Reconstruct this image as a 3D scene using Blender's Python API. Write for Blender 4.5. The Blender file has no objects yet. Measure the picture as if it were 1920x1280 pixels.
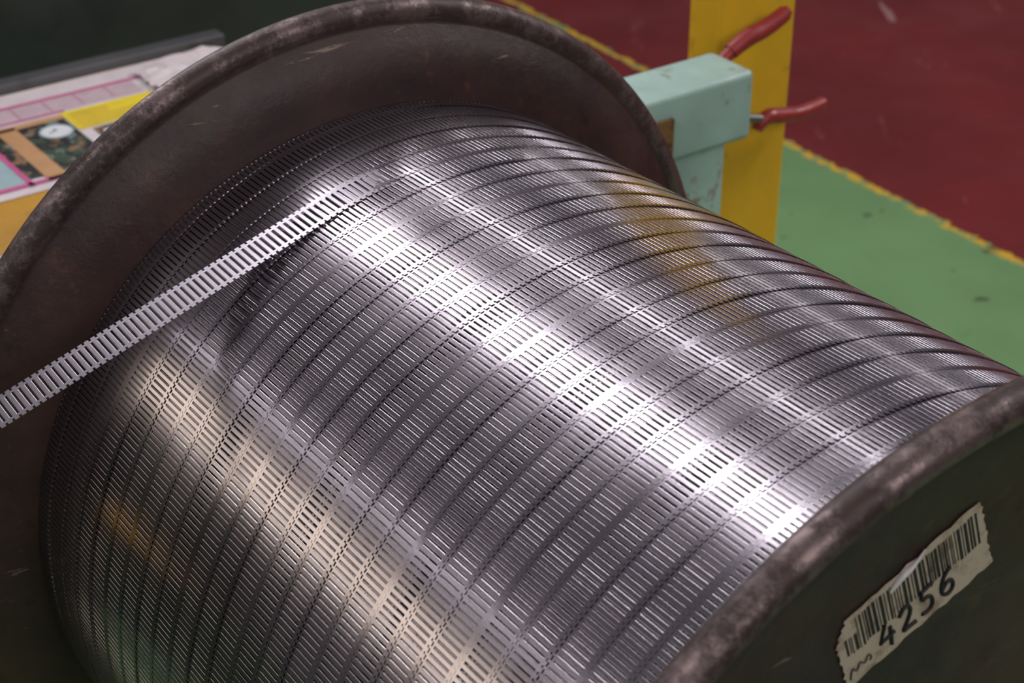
import bpy, bmesh, numpy as np, random
from math import *
from mathutils import Vector, Matrix
random.seed(4)
S=bpy.context.scene
S.view_settings.view_transform='Standard'
ROT=-0.946; CX,CY,CZ=-0.094,1.054,0.802   # spool frame: x = spool axis (towards near flange), z up
FZ=-CZ                                     # floor height in spool frame

# ---------------------------------------------------------------- helpers
def link(o,parent=None):
    S.collection.objects.link(o)
    if parent: o.parent=parent
    return o
def top(name):
    e=bpy.data.objects.new(name,None); e.empty_display_size=.1
    e.location=(CX,CY,CZ); e.rotation_euler=(0,0,ROT)
    return link(e)
def mesh(name,V,F,mat,parent,smooth=False):
    m=bpy.data.meshes.new(name); m.from_pydata([tuple(v) for v in V],[],F); m.update()
    if smooth: m.polygons.foreach_set("use_smooth",[True]*len(m.polygons))
    m.materials.append(mat)
    return link(bpy.data.objects.new(name,m),parent)
def box(name,lo,hi,mat,parent,bev=0.0,seg=3,rotx=0,smooth=True):
    V=[(x,y,z) for x in(lo[0],hi[0]) for y in(lo[1],hi[1]) for z in(lo[2],hi[2])]
    F=[(0,1,3,2),(4,6,7,5),(0,4,5,1),(2,3,7,6),(0,2,6,4),(1,5,7,3)]
    o=mesh(name,V,F,mat,parent)
    if bev:
        b=o.modifiers.new("b",'BEVEL'); b.width=bev; b.segments=seg
        o.data.polygons.foreach_set("use_smooth",[True]*6)
        w=o.modifiers.new("w",'WEIGHTED_NORMAL')
    return o
def revolve(name,prof,mat,parent,n=256,closed=True,smooth=True):
    V=[];F=[];m=len(prof)
    for i in range(n):
        a=2*pi*i/n
        for x,r in prof: V.append((x,r*cos(a),r*sin(a)))
    k=m if closed else m-1
    for i in range(n):
        j=(i+1)%n
        for q in range(k):
            p=(q+1)%m
            F.append((i*m+q,i*m+p,j*m+p,j*m+q))
    return mesh(name,V,F,mat,parent,smooth)
def tube(name,pts,rad,mat,parent,res=8):
    c=bpy.data.curves.new(name,'CURVE'); c.dimensions='3D'; c.bevel_depth=1; c.bevel_resolution=res; c.use_fill_caps=True
    s=c.splines.new('NURBS'); s.points.add(len(pts)-1); s.use_endpoint_u=True; s.order_u=3
    for i,p in enumerate(pts):
        s.points[i].co=(*p,1); s.points[i].radius=rad[i] if isinstance(rad,(list,tuple)) else rad
    s.resolution_u=10; c.materials.append(mat)
    return link(bpy.data.objects.new(name,c),parent)

# ---------------------------------------------------------------- materials
class M:
    def __init__(s,name,col=(.5,.5,.5),rough=.5,metal=0.):
        s.m=bpy.data.materials.new(name); s.m.use_nodes=True; s.n=s.m.node_tree; s.b=s.n.nodes["Principled BSDF"]
        s.b.inputs["Base Color"].default_value=(*col,1); s.b.inputs["Roughness"].default_value=rough; s.b.inputs["Metallic"].default_value=metal
        s.tc=s.n.nodes.new("ShaderNodeTexCoord")
    def L(s,a,b): s.n.links.new(a,b)
    def noise(s,scale,detail=4,rough=.55,stretch=(1,1,1),rotz=0,dist=0):
        mp=s.n.nodes.new("ShaderNodeMapping"); mp.inputs["Scale"].default_value=stretch; mp.inputs["Rotation"].default_value=(0,0,rotz)
        s.L(s.tc.outputs["Object"],mp.inputs["Vector"])
        t=s.n.nodes.new("ShaderNodeTexNoise"); t.inputs["Scale"].default_value=scale; t.inputs["Detail"].default_value=detail; t.inputs["Roughness"].default_value=rough; t.inputs["Distortion"].default_value=dist
        s.L(mp.outputs[0],t.inputs["Vector"]); return t.outputs[0]
    def ramp(s,f,lo,hi,a=0.,b=1.):
        r=s.n.nodes.new("ShaderNodeMapRange"); r.inputs[1].default_value=lo; r.inputs[2].default_value=hi; r.inputs[3].default_value=a; r.inputs[4].default_value=b
        s.L(f,r.inputs[0]); return r.outputs[0]
    def mix(s,f,a,b):
        x=s.n.nodes.new("ShaderNodeMix"); x.data_type='RGBA'
        if isinstance(f,(int,float)): x.inputs[0].default_value=f
        else: s.L(f,x.inputs[0])
        for v,i in((a,6),(b,7)):
            if isinstance(v,tuple): x.inputs[i].default_value=(*v,1)
            else: s.L(v,x.inputs[i])
        return x.outputs[2]
    def math(s,op,a,b=None):
        x=s.n.nodes.new("ShaderNodeMath"); x.operation=op
        for v,i in((a,0),(b,1)):
            if v is None: continue
            if isinstance(v,(int,float)): x.inputs[i].default_value=v
            else: s.L(v,x.inputs[i])
        return x.outputs[0]
    def col(s,o): s.L(o,s.b.inputs["Base Color"])
    def rgh(s,o): s.L(o,s.b.inputs["Roughness"])
    def bump(s,h,st=.2,d=.001):
        x=s.n.nodes.new("ShaderNodeBump"); x.inputs["Strength"].default_value=st; x.inputs["Distance"].default_value=d
        s.L(h,x.inputs["Height"]); s.L(x.outputs[0],s.b.inputs["Normal"])
    def xyz(s):
        x=s.n.nodes.new("ShaderNodeSeparateXYZ"); s.L(s.tc.outputs["Object"],x.inputs[0]); return x.outputs

def painted(name,col,dark,wear=.5,rough=.45,sc=30,th=.60):
    k=M(name,col,rough)
    a=k.mix(k.ramp(k.noise(sc*.3,5),.4,.65),col,tuple(c*.72 for c in col))
    a=k.mix(k.ramp(k.noise(sc,8,.65),th,th+.08,0,wear),a,dark)
    k.col(a); k.rgh(k.ramp(k.noise(sc*2),.3,.7,rough-.1,rough+.15)); k.bump(k.noise(sc*3),.15,.002)
    return k.m

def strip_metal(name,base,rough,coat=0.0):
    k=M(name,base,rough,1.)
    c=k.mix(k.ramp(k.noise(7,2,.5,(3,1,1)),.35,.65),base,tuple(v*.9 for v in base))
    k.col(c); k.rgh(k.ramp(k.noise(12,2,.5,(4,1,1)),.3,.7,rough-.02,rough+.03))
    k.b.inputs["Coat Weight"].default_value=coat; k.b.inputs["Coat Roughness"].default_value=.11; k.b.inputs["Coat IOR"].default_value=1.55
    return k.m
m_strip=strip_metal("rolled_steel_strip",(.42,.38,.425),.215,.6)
m_strip2=strip_metal("rolled_steel_strip_lower",(.25,.228,.255),.26)  # same steel darkened: shade inside the slots is put into its colour
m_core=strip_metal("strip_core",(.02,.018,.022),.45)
m_free=strip_metal("strip_bright",(.33,.305,.34),.33)

k=M("spool_dark_steel",(.05,.03,.03),.4,0); k.b.inputs["Specular IOR Level"].default_value=.35
x=k.xyz(); r=k.math('SQRT',k.math('ADD',k.math('MULTIPLY',x[1],x[1]),k.math('MULTIPLY',x[2],x[2])))
base=k.mix(k.ramp(k.noise(10,6,.6),.38,.66),(.027,.014,.014),(.052,.026,.023))
base=k.mix(k.ramp(k.noise(45,8,.7),.59,.71,0,.6),base,(.12,.048,.026))
base=k.mix(k.ramp(k.noise(26,8,.8),.57,.65,0,.6),base,(.012,.010,.010))
base=k.mix(k.ramp(k.noise(50,6,.7,(1,.25,2.5)),.65,.70,0,.6),base,(.28,.20,.15))
rimf=k.ramp(r,.297,.304)
wear=k.math('MULTIPLY',rimf,k.ramp(k.noise(45,9,.78),.47,.60,.06,.8))
base=k.mix(wear,base,(.25,.19,.19))
k.col(base); k.L(wear,k.b.inputs["Metallic"])
k.rgh(k.math('SUBTRACT',k.ramp(k.noise(30,6,.6),.3,.7,.30,.48),k.math('MULTIPLY',wear,.16))); k.bump(k.noise(80,8,.7),.4,.002)
m_flange=k.m

m_yel=painted("yellow_post_paint",(.84,.48,.02),(.30,.13,.02),.6,.45,14)
m_cyan=painted("pale_green_paint",(.36,.53,.48),(.20,.11,.05),.85,.4,22,.565)
m_rust=painted("rusty_steel",(.20,.095,.03),(.03,.02,.015),.9,.7,60,.5)
m_redgrip=painted("red_rubber_grip",(.36,.03,.03),(.10,.015,.015),.5,.38,40)
m_steel=M("dull_steel",(.3,.28,.27),.4,1.).m
m_mach=painted("dark_green_machine_paint",(.030,.039,.034),(.01,.01,.01),.5,.5,10)
m_rim=painted("grey_bench_edge",(.10,.10,.11),(.03,.03,.03),.5,.45,10)
m_bench=painted("orange_bench_top",(.62,.32,.03),(.3,.13,.03),.5,.5,20)
m_black=M("black_ink",(.012,.012,.014),.6).m
m_faint=M("faded_ink",(.10,.08,.07),.6).m
def flat(n,c,r=.6): 
    q=M(n,c,r); q.col(q.mix(q.ramp(q.noise(40,5),.4,.7,0,.5),c,tuple(v*.75 for v in c))); return q.m
k=M("sticker_paper",(.42,.35,.27),.55)
k.col(k.mix(k.ramp(k.noise(70,7,.7),.50,.66,0,.8),(.50,.42,.33),(.22,.14,.10))); m_paper=k.m
m_white=flat("white_paint_smear",(.75,.72,.72),.4)
m_sheet=flat("printed_sheet",(.78,.70,.73)); m_pink=flat("pink_print",(.65,.12,.32)); m_lblue=flat("light_blue_print",(.38,.53,.56))
m_ye=flat("yellow_print",(.90,.70,.03)); m_tan=flat("tan_print",(.60,.33,.16)); m_dg=flat("dark_green_print",(.06,.11,.07)); m_dk=flat("dark_print",(.03,.03,.035)); m_dial=flat("white_print",(.8,.83,.88)); m_lp=flat("pale_pink_print",(.74,.56,.63)); m_gl=flat("grey_print",(.40,.35,.38))
k=M("photo_print",(.06,.1,.07),.5)   # blotchy printed photograph
c=k.mix(k.ramp(k.noise(38,3,.6),.42,.50),(.05,.09,.06),(.025,.025,.03))
c=k.mix(k.ramp(k.noise(60,3,.6),.54,.60),c,(.30,.17,.09)); c=k.mix(k.ramp(k.noise(52,4,.6,(1,1.4,1),1),.58,.64),c,(.20,.26,.25))
k.col(c); m_photo=k.m

# ---------------------------------------------------------------- floor
k=M("painted_factory_floor",(.1,.2,.1),.5); k.b.inputs["Specular IOR Level"].default_value=.2
x=k.xyz()
s=k.math('ADD',k.math('MULTIPLY',k.math('SUBTRACT',x[0],.561),.8325),k.math('MULTIPLY',k.math('SUBTRACT',x[1],3.379),.554))
sn=k.math('ADD',s,k.ramp(k.noise(26,6,.8),.2,.8,-.018,.018))
red=k.mix(k.ramp(k.noise(2.2,5,.6),.35,.65),(.125,.012,.014),(.175,.018,.020))
red=k.mix(k.ramp(k.noise(9,6,.7,(1,.22,1),.5),.60,.74,0,.45),red,(.38,.15,.16))
red=k.mix(k.ramp(k.noise(14,3,.5,(1,.12,1),.9),.68,.71,0,.6),red,(.42,.24,.24))
grn=k.mix(k.ramp(k.noise(3,5,.6),.35,.65),(.13,.25,.105),(.16,.30,.13))
grn=k.mix(k.ramp(k.noise(13,3,.5),.66,.69,0,.7),grn,(.05,.06,.035))
grn=k.mix(k.ramp(k.noise(11,5,.7,(1,.3,1),1.2),.60,.74,0,.5),grn,(.22,.32,.21))
far=k.math('MULTIPLY',k.math('LESS_THAN',x[0],.42),k.math('GREATER_THAN',x[1],3.1))
isred=k.math('MAXIMUM',k.ramp(sn,-.001,.001),k.math('MULTIPLY',far,k.ramp(sn,-.019,-.021)))
isyel=k.math('MULTIPLY',k.ramp(sn,-.020,-.018),k.ramp(k.noise(18,6,.75),.44,.54,.05,1))
c=k.mix(isyel,grn,(.60,.36,.03)); c=k.mix(isred,c,red)
k.col(c); k.rgh(k.ramp(k.noise(6,5),.3,.7,.5,.7)); k.bump(k.noise(40,5),.1,.003)
mesh("floor",[(-6,-4,0),(9,-4,0),(9,12,0),(-6,12,0)],[(0,1,2,3)],k.m,None)

# ---------------------------------------------------------------- spool
spool=top("steel_wire_spool")
bead=[(.5245+.0091*cos(a),.3035+.0091*sin(a)) for a in np.linspace(radians(215),radians(-60),16)]
prof=[(.499,.03),(.499,.254),(.5005,.266),(.504,.277),(.509,.287),(.5155,.2955)]+bead+[(.5235,.290),(.518,.280),(.5125,.269),(.5095,.256),(.508,.24),(.508,.19),(.504,.18),(.504,.06),(.512,.05),(.512,.03)]
revolve("near_flange",prof,m_flange,spool)
revolve("far_flange",[(.499-a,b) for a,b in prof][::-1],m_flange,spool)
revolve("barrel",[(0.0,.2),(.499,.2)],m_flange,spool,closed=False)
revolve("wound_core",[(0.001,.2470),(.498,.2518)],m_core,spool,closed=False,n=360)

W=.0225
def build_ladder(name,pos,i0,i1,mat,parent,sl=.30,rnd=True):
    # quads in cell space: (t0,t1,u0,u1,dr at t0, dr at t1); rung edges are rounded over
    i=np.arange(i0,i1,dtype=float)
    q=[(0,1,.08,.15,0,0),(0,1,.85,.92,0,0),(.30,.95,.0,.08,0,0),(.30,.95,.92,1.,0,0)]
    if rnd:
        w=.024; dt=w*.0035; t=0; d=0; cuts=[(0.,0.)]
        for ang in (5,12,20,30,44):
            t+=w; d-=dt*tan(radians(ang)); cuts.append((t,d))
        e=t
        for (ta,da),(tb,db) in zip(cuts[:-1],cuts[1:]):
            q.append((1-e+ta,1-e+tb,.15,.85,da,db)); q.append((sl+e-tb,sl+e-ta,.15,.85,db,da))
        q.append((sl+e,1-e,.15,.85,0,0))
    else: q.append((sl,1,.15,.85,0,0))
    P=[]
    for t0,t1,u0,u1,d0,d1 in q:
        P.append(np.stack([pos(i+t0,u0,d0),pos(i+t0,u1,d0),pos(i+t1,u1,d1),pos(i+t1,u0,d1)],1))
    for u in (.08,.92):
        P.append(np.stack([pos(i,u,0),pos(i+1,u,0),pos(i+1,u,-.0004),pos(i,u,-.0004)],1))
    for u0,u1 in ((0,.08),(.92,1.)):
        P.append(np.stack([pos(i+.3,u0,0),pos(i+.3,u1,0),pos(i+.3,u1,-.0004),pos(i+.3,u0,-.0004)],1))
    P=np.concatenate(P).reshape(-1,3); n=len(P)
    m=bpy.data.meshes.new(name); m.vertices.add(n); m.vertices.foreach_set("co",P.ravel())
    m.loops.add(n); m.loops.foreach_set("vertex_index",np.arange(n,dtype=np.int32))
    m.polygons.add(n//4); m.polygons.foreach_set("loop_start",np.arange(0,n,4,dtype=np.int32)); m.polygons.foreach_set("loop_total",np.full(n//4,4,dtype=np.int32))
    m.update(calc_edges=True); m.validate(); m.materials.append(mat)
    return link(bpy.data.objects.new(name,m),parent)
def drum_pos(ncell,xs,pitch,r0,tilt,sgn,seed,amp):
    def f(i,u,d):
        th=2*pi*i/ncell
        xx=xs+pitch*th/(2*pi)+u*W
        xc=np.clip(xx,.0008,.4982)
        r=r0+.0096*xc+tilt*(u-.5)+d+amp*(np.sin(3.31*th+seed)+.6*np.sin(7.13*th+2*seed)+.3*np.sin(17.7*th))
        a=sgn*th-pi/2
        return np.stack([xc,r*np.cos(a),r*np.sin(a)],-1)
    return f
pit=.0208
n1=452.37; tot=int((.5/pit+1.2)*n1)
build_ladder("perforated_strip_top_layer",drum_pos(n1,-.021,pit,.2500,.0004,1,.7,.00014),0,tot,m_strip,spool,.23)
n2=451.1; pit2=.0201; tot=int((.5/pit2+1.2)*n2)
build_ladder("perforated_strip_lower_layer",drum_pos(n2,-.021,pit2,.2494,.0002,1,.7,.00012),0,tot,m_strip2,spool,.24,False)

# free running strip leaving the drum tangentially
phi=radians(107); cell=.0042; X0=.0735; R1=.2519; WF=.0245
T=np.array([0,-sin(phi),cos(phi)]); P0=np.array([0,R1*cos(phi),R1*sin(phi)])
def free_pos(i,u,d):
    s=i*cell
    a=phi+np.minimum(s,0)/R1
    on=s<0
    r=R1+d+.03*np.minimum(s,0)
    yo=np.where(on,r*np.cos(a),P0[1]+d*cos(phi)+T[1]*s); zo=np.where(on,r*np.sin(a),P0[2]+d*sin(phi)+T[2]*s)
    tw=-.10*np.sin(np.clip(s,0,9)*7)      # gentle twist of the hanging strip
    return np.stack([X0+u*WF+0*s,yo,zo+(u-.5)*WF*tw],-1)
feed=build_ladder("perforated_strip_free_end",free_pos,-9,350,m_free,spool,.30)

# sticker on near flange
st=bpy.data.objects.new("barcode_sticker",None); link(st,spool)
st.location=(.5083,-.0345,.2065); st.rotation_euler=(radians(19.2),0,0)
hw,hh=.0465,.0215
def ragged(x,lo,hi,n=18,j=.0009):
    pts=[]
    cs=[(-hw+.001,-hh),(hw,-hh),(hw-.001,hh),(-hw+.009,hh-.001),(-hw,hh-.013)]
    for a in range(len(cs)):
        p,q=cs[a],cs[(a+1)%len(cs)]
        for t in range(n): 
            f=t/n; pts.append((x,p[0]*(1-f)+q[0]*f+random.uniform(-j,j),p[1]*(1-f)+q[1]*f+random.uniform(-j,j)))
    return pts
pts=ragged(0.0004,0,0); mesh("paper",pts,[tuple(range(len(pts)))],m_paper,st)
V=[];F=[]
y=-hw+.005
while y<hw-.006:
    w=random.choice([.0006,.0006,.0012,.0018]); zt=hh-.004-random.uniform(0,.001); zb=-.003+random.uniform(-.001,.001)
    if y<-hw+.012: zt-=.009
    n=len(V); V+=[(.0006,y,zb),(.0006,y+w,zb),(.0006,y+w,zt),(.0006,y,zt)]; F.append((n,n+1,n+2,n+3)); y+=w+random.choice([.0006,.001,.0014])
mesh("bars",V,F,m_black,st)
# hand-written number: pen strokes (u right, v up, unit glyph box)
G={'4':[[(.45,1.),(.08,.38),(.85,.42)],[(.68,.75),(.60,-.02)]],
   '2':[[(.1,.78),(.3,1.),(.62,.98),(.72,.72),(.5,.4),(.1,.05),(.45,.08),(.85,.04)]],
   '5':[[(.25,.98),(.18,.58),(.45,.66),(.74,.5),(.72,.15),(.42,-.02),(.1,.08)],[(.24,.97),(.55,.99),(.88,1.04)]],
   '6':[[(.78,1.0),(.45,.92),(.18,.55),(.14,.15),(.45,-.04),(.78,.12),(.76,.46),(.45,.54),(.2,.34)]]}
def pen(name,chars,y0,z0,h,adv,rad,mat,rise=0.):
    for n,chh in enumerate(chars):
        for q,stk in enumerate(G[chh]):
            pts=[(.0009,y0+n*adv+u*h*.78,z0+n*rise+v*h) for u,v in stk]
            c=bpy.data.curves.new("%s_%d_%d"%(name,n+1,q+1),'CURVE'); c.dimensions='3D'; c.bevel_depth=rad; c.bevel_resolution=2; c.use_fill_caps=True
            s=c.splines.new('POLY' if chh=='4' else 'NURBS'); s.points.add(len(pts)-1)
            for a,p in enumerate(pts): s.points[a].co=(*p,1)
            if chh!='4': s.use_endpoint_u=True; s.order_u=3; s.resolution_u=8
            c.materials.append(mat); link(bpy.data.objects.new(c.name,c),st)
pen("digit","4256",-.0245,-.0165,.0148,.0125,.00095,m_black,.0002)
tube("scribble",[(.0009,-.043,-.017),(.0009,-.041,-.009),(.0009,-.039,-.016),(.0009,-.036,-.010),(.0009,-.034,-.015),(.0009,-.031,-.010),(.0009,-.029,-.014),(.0009,-.031,-.015)],.0004,m_faint,st,2)
tube("paint_smear",[(.001,-.013,.0145),(.0012,-.006,.0185),(.001,.002,.0175),(.001,.010,.022)],[.0008,.0018,.0012,.0004],m_white,st,3)

# axle
revolve("axle",[(-.40,.0),(-.40,.02),(.72,.02),(.72,0)],m_steel,spool,n=48,closed=False,smooth=False)

# ---------------------------------------------------------------- spool stand
stand=top("spool_stand")
box("arm",(-.349,-.16,-.030),(-.284,.614,.0426),m_cyan,stand,.007)
box("upright",(-.345,.500,FZ),(-.288,.584,-.028),m_cyan,stand,.004)
box("upright_2",(-.345,-.15,FZ),(-.288,-.07,-.028),m_cyan,stand,.004)
box("rusty_plate",(-.283,.455,-.045),(-.279,.508,.020),m_rust,stand,.001)
box("near_crossbar",(.600,-.30,-.16),(.665,.30,-.09),m_cyan,stand,.006)
box("near_upright",(.604,-.29,FZ),(.661,-.21,-.158),m_cyan,stand,.004)
box("near_upright_2",(.604,.21,FZ),(.661,.29,-.158),m_cyan,stand,.004)
box("bearing_block",(.602,-.05,-.092),(.663,.05,-.019),m_rust,stand,.006)
box("base_rail",(-.345,.51,FZ),(.66,.57,FZ+.05),m_cyan,stand,.004)

# ---------------------------------------------------------------- yellow post
post=top("yellow_post")
box("column",(-.45,.669,FZ+.012),(-.40,.779,.75),m_yel,post,.006)
box("foot_plate",(-.52,.62,FZ),(-.34,.83,FZ+.012),m_yel,post,.003)

# ---------------------------------------------------------------- red handled pliers
pl=top("red_handled_pliers")
tube("upper_grip",[(-.366,.655,.026),(-.366,.675,.037),(-.366,.705,.041),(-.366,.728,.052)],[.0085,.0100,.0095,.0085],m_redgrip,pl)
tube("upper_tip",[(-.366,.724,.050),(-.366,.732,.054)],[.0068,.006],m_redgrip,pl)
tube("lower_grip",[(-.366,.700,-.072),(-.366,.708,-.058),(-.366,.735,-.064),(-.366,.765,-.069),(-.366,.797,-.064)],[.006,.0085,.0085,.0075,.0065],m_redgrip,pl)
tube("upper_shank",[(-.366,.60,-.02),(-.366,.625,.008),(-.366,.662,.030)],[.008,.007,.007],m_redgrip,pl)
tube("lower_shank",[(-.366,.60,-.02),(-.366,.645,-.045),(-.366,.707,-.061)],[.008,.006,.005],m_steel,pl)
tube("jaw",[(-.366,.60,-.02),(-.366,.575,-.02),(-.366,.55,-.012)],[.013,.011,.005],m_steel,pl)

# ---------------------------------------------------------------- bench with papers
bench=top("work_bench"); TZ=-.102
box("top",(-1.0,-.75,TZ-.03),(-.50,.36,TZ),m_bench,bench,.004)
box("back_rim",(-1.02,-.75,TZ-.035),(-.995,.40,TZ+.012),m_rim,bench,.004)
for i,(a,b) in enumerate([(-.97,-.72),(-.97,.30),(-.55,-.72),(-.55,.30)]):
    box("leg_%d"%(i+1),(a-.02,b-.02,FZ),(a+.02,b+.02,TZ-.03),m_mach,bench,.003)
def sheet(name,x0,x1,y0,y1,h,mat,parent,rot=0.):
    cx,cy=(x0+x1)/2,(y0+y1)/2; V=[]
    for x,y in((x0,y0),(x1,y0),(x1,y1),(x0,y1)):
        dx,dy=x-cx,y-cy; V.append((cx+dx*cos(rot)-dy*sin(rot),cy+dx*sin(rot)+dy*cos(rot),TZ+h))
    return mesh(name,V,[(0,1,2,3)],mat,parent)
mag=top("printed_poster_sheet")
sheet("page",-.992,-.728,-.12,.35,.0010,m_sheet,mag)
sheet("header_tint",-.950,-.912,-.10,.25,.0014,m_lp,mag)
sheet("pink_rule",-.956,-.950,-.12,.33,.0018,m_pink,mag)
sheet("pink_rule_2",-.912,-.908,-.10,.15,.0018,m_pink,mag)
for q in range(6): sheet("grid_line_%d"%(q+1),-.946+q*.0062,-.9452+q*.0062,-.10,.25,.0020,m_gl,mag)
for q in range(9): sheet("grid_bar_%d"%(q+1),-.948,-.914,-.09+q*.038,-.089+q*.038,.0020,m_pink,mag)
sheet("yellow_panel",-.905,-.850,.142,.255,.0018,m_ye,mag)
for q in range(5): sheet("yellow_text_%d"%(q+1),-.894+q*.009,-.8925+q*.009,.148,.19+random.uniform(0,.035),.0024,m_tan,mag)
sheet("picture",-.892,-.760,.045,.140,.0018,m_photo,mag)
sheet("tan_strip",-.895,-.745,.062,.084,.0024,m_tan,mag)
sheet("tan_strip_2",-.900,-.888,.062,.142,.0024,m_tan,mag)
sheet("blue_border",-.90,-.75,.010,.040,.0018,m_lblue,mag)
sheet("pink_border",-.90,-.742,.040,.046,.0024,m_pink,mag)
sheet("pink_border_2",-.752,-.744,-.10,.20,.0024,m_pink,mag)
sheet("pale_panel",-.845,-.755,.155,.30,.0018,m_photo,mag)
sheet("pale_text",-.835,-.765,.162,.19,.0022,m_sheet,mag)
V=[(-.857+.019*cos(a),.118+.019*sin(a),TZ+.003) for a in np.linspace(0,2*pi,32,endpoint=False)]
mesh("dial",V,[tuple(range(32))],m_lblue,mag)
V=[(-.857+.0165*cos(a),.118+.0165*sin(a),TZ+.0033) for a in np.linspace(0,2*pi,32,endpoint=False)]
mesh("dial_face",V,[tuple(range(32))],m_dial,mag)
sheet("dial_hand",-.858,-.8565,.108,.120,.0037,m_dk,mag,.5)
sheet("dial_hand_2",-.864,-.857,.1175,.1187,.0037,m_dk,mag,.3)
# crumpled paper
cr=top("crumpled_paper")
V=[];F=[];n=14
for i in range(n):
    for j in range(n):
        V.append((-.965+.12*i/(n-1)+random.uniform(-.003,.003),.26+.13*j/(n-1)+random.uniform(-.003,.003),TZ+.004+abs(random.gauss(0,.003))+.008*sin(j/(n-1)*pi)))
for i in range(n-1):
    for j in range(n-1): F.append((i*n+j,(i+1)*n+j,(i+1)*n+j+1,i*n+j+1))
mesh("sheet",V,F,m_sheet,cr)

# ---------------------------------------------------------------- dark machine
mc=top("dark_green_machine")
box("body",(-2.2,-1.6,FZ),(-1.12,.72,.35),m_mach,mc,.02)
box("ledge",(-1.13,-1.6,-.02),(-1.07,.12,.03),m_mach,mc,.015)
box("panel",(-1.125,-1.4,.05),(-1.11,.05,.30),m_mach,mc,.006)

# ---------------------------------------------------------------- guide roller for the strip (left of the view)
gr=top("strip_guide_roller")
zr=free_pos(np.array([328.]),.5,0)[0]
revolve("roller",[(.03,.0),(.03,.045),(.035,.045),(.035,.038),(.155,.038),(.155,.045),(.16,.045),(.16,0)],m_steel,gr,n=48,closed=False,smooth=False).location=(0,zr[1],zr[2]-.0385)
box("stand",(.005,zr[1]-.03,FZ),(.03,zr[1]+.03,zr[2]-.02),m_cyan,gr,.003)
box("foot",(-.03,zr[1]-.15,FZ),(.2,zr[1]+.15,FZ+.02),m_cyan,gr,.003)

# ---------------------------------------------------------------- lights
RM=Matrix.Translation((CX,CY,CZ))@Matrix.Rotation(ROT,4,'Z')
def area(name,loc,target,sx,sy,power,col,long_axis=(1,0,0)):
    l=bpy.data.lights.new(name,'AREA'); l.shape='RECTANGLE'; l.size=sx; l.size_y=sy; l.energy=power; l.color=col
    o=bpy.data.objects.new(name,l); z=(Vector(loc)-Vector(target)).normalized(); xx=Vector(long_axis); xx=(xx-z*xx.dot(z)).normalized(); yy=z.cross(xx)
    m=Matrix((xx,yy,z)).transposed().to_4x4(); m.translation=Vector(loc); o.matrix_world=RM@m; link(o); return o
area("ceiling_tube_lamp",(-1.9,.32,2.4),(.2,-.05,.2),3.4,.16,42,(1,.97,1.0))
area("ceiling_tube_lamp.001",(-2.3,1.75,2.4),(.2,.1,.2),3.0,.05,9,(1,.95,.98))
area("ceiling_tube_lamp.002",(-6,8,1.9),(0,0,0),6,.08,16,(1,.93,.95))
area("ceiling_tube_lamp.003",(-2.5,-2.2,1.7),(.2,-.1,.2),3.0,.04,2.4,(1,.95,1))
area("warm_side_lamp",(-2.2,-2.3,.95),(.2,-.1,.1),1.8,.5,6,(1,.86,.66))
area("added_fill_lamp",(.8,3.6,2.7),(-.8,2.2,-.8),1.8,.5,78,(1,.96,.94))  # added fill to brighten the background floor, kept out of the drum reflections
area("added_fill_lamp.001",(3.2,.2,2.2),(.4,.1,.1),1.6,.8,34,(1,.94,.92),(0,1,0))  # added near-side fill that brightens the flange faces, rim and post
area("added_fill_lamp.002",(.3,-2.4,2.6),(-1.6,-1.2,-.8),1.6,.4,44,(1,.96,.94))  # added fill over the left floor, so its green shows in the drum
w=bpy.data.worlds.new("w"); S.world=w; w.use_nodes=True
w.node_tree.nodes["Background"].inputs[0].default_value=(.35,.32,.365,1); w.node_tree.nodes["Background"].inputs[1].default_value=.30

# ---------------------------------------------------------------- camera
cd=bpy.data.cameras.new("camera"); cam=bpy.data.objects.new("camera",cd); link(cam)
cam.location=(0,0,1.5); cam.rotation_euler=(pi/2-.5294,0,0)
cd.lens=63.2; cd.sensor_width=36; cd.clip_start=.01
cd.dof.use_dof=True; cd.dof.focus_distance=.98; cd.dof.aperture_fstop=14
S.camera=cam
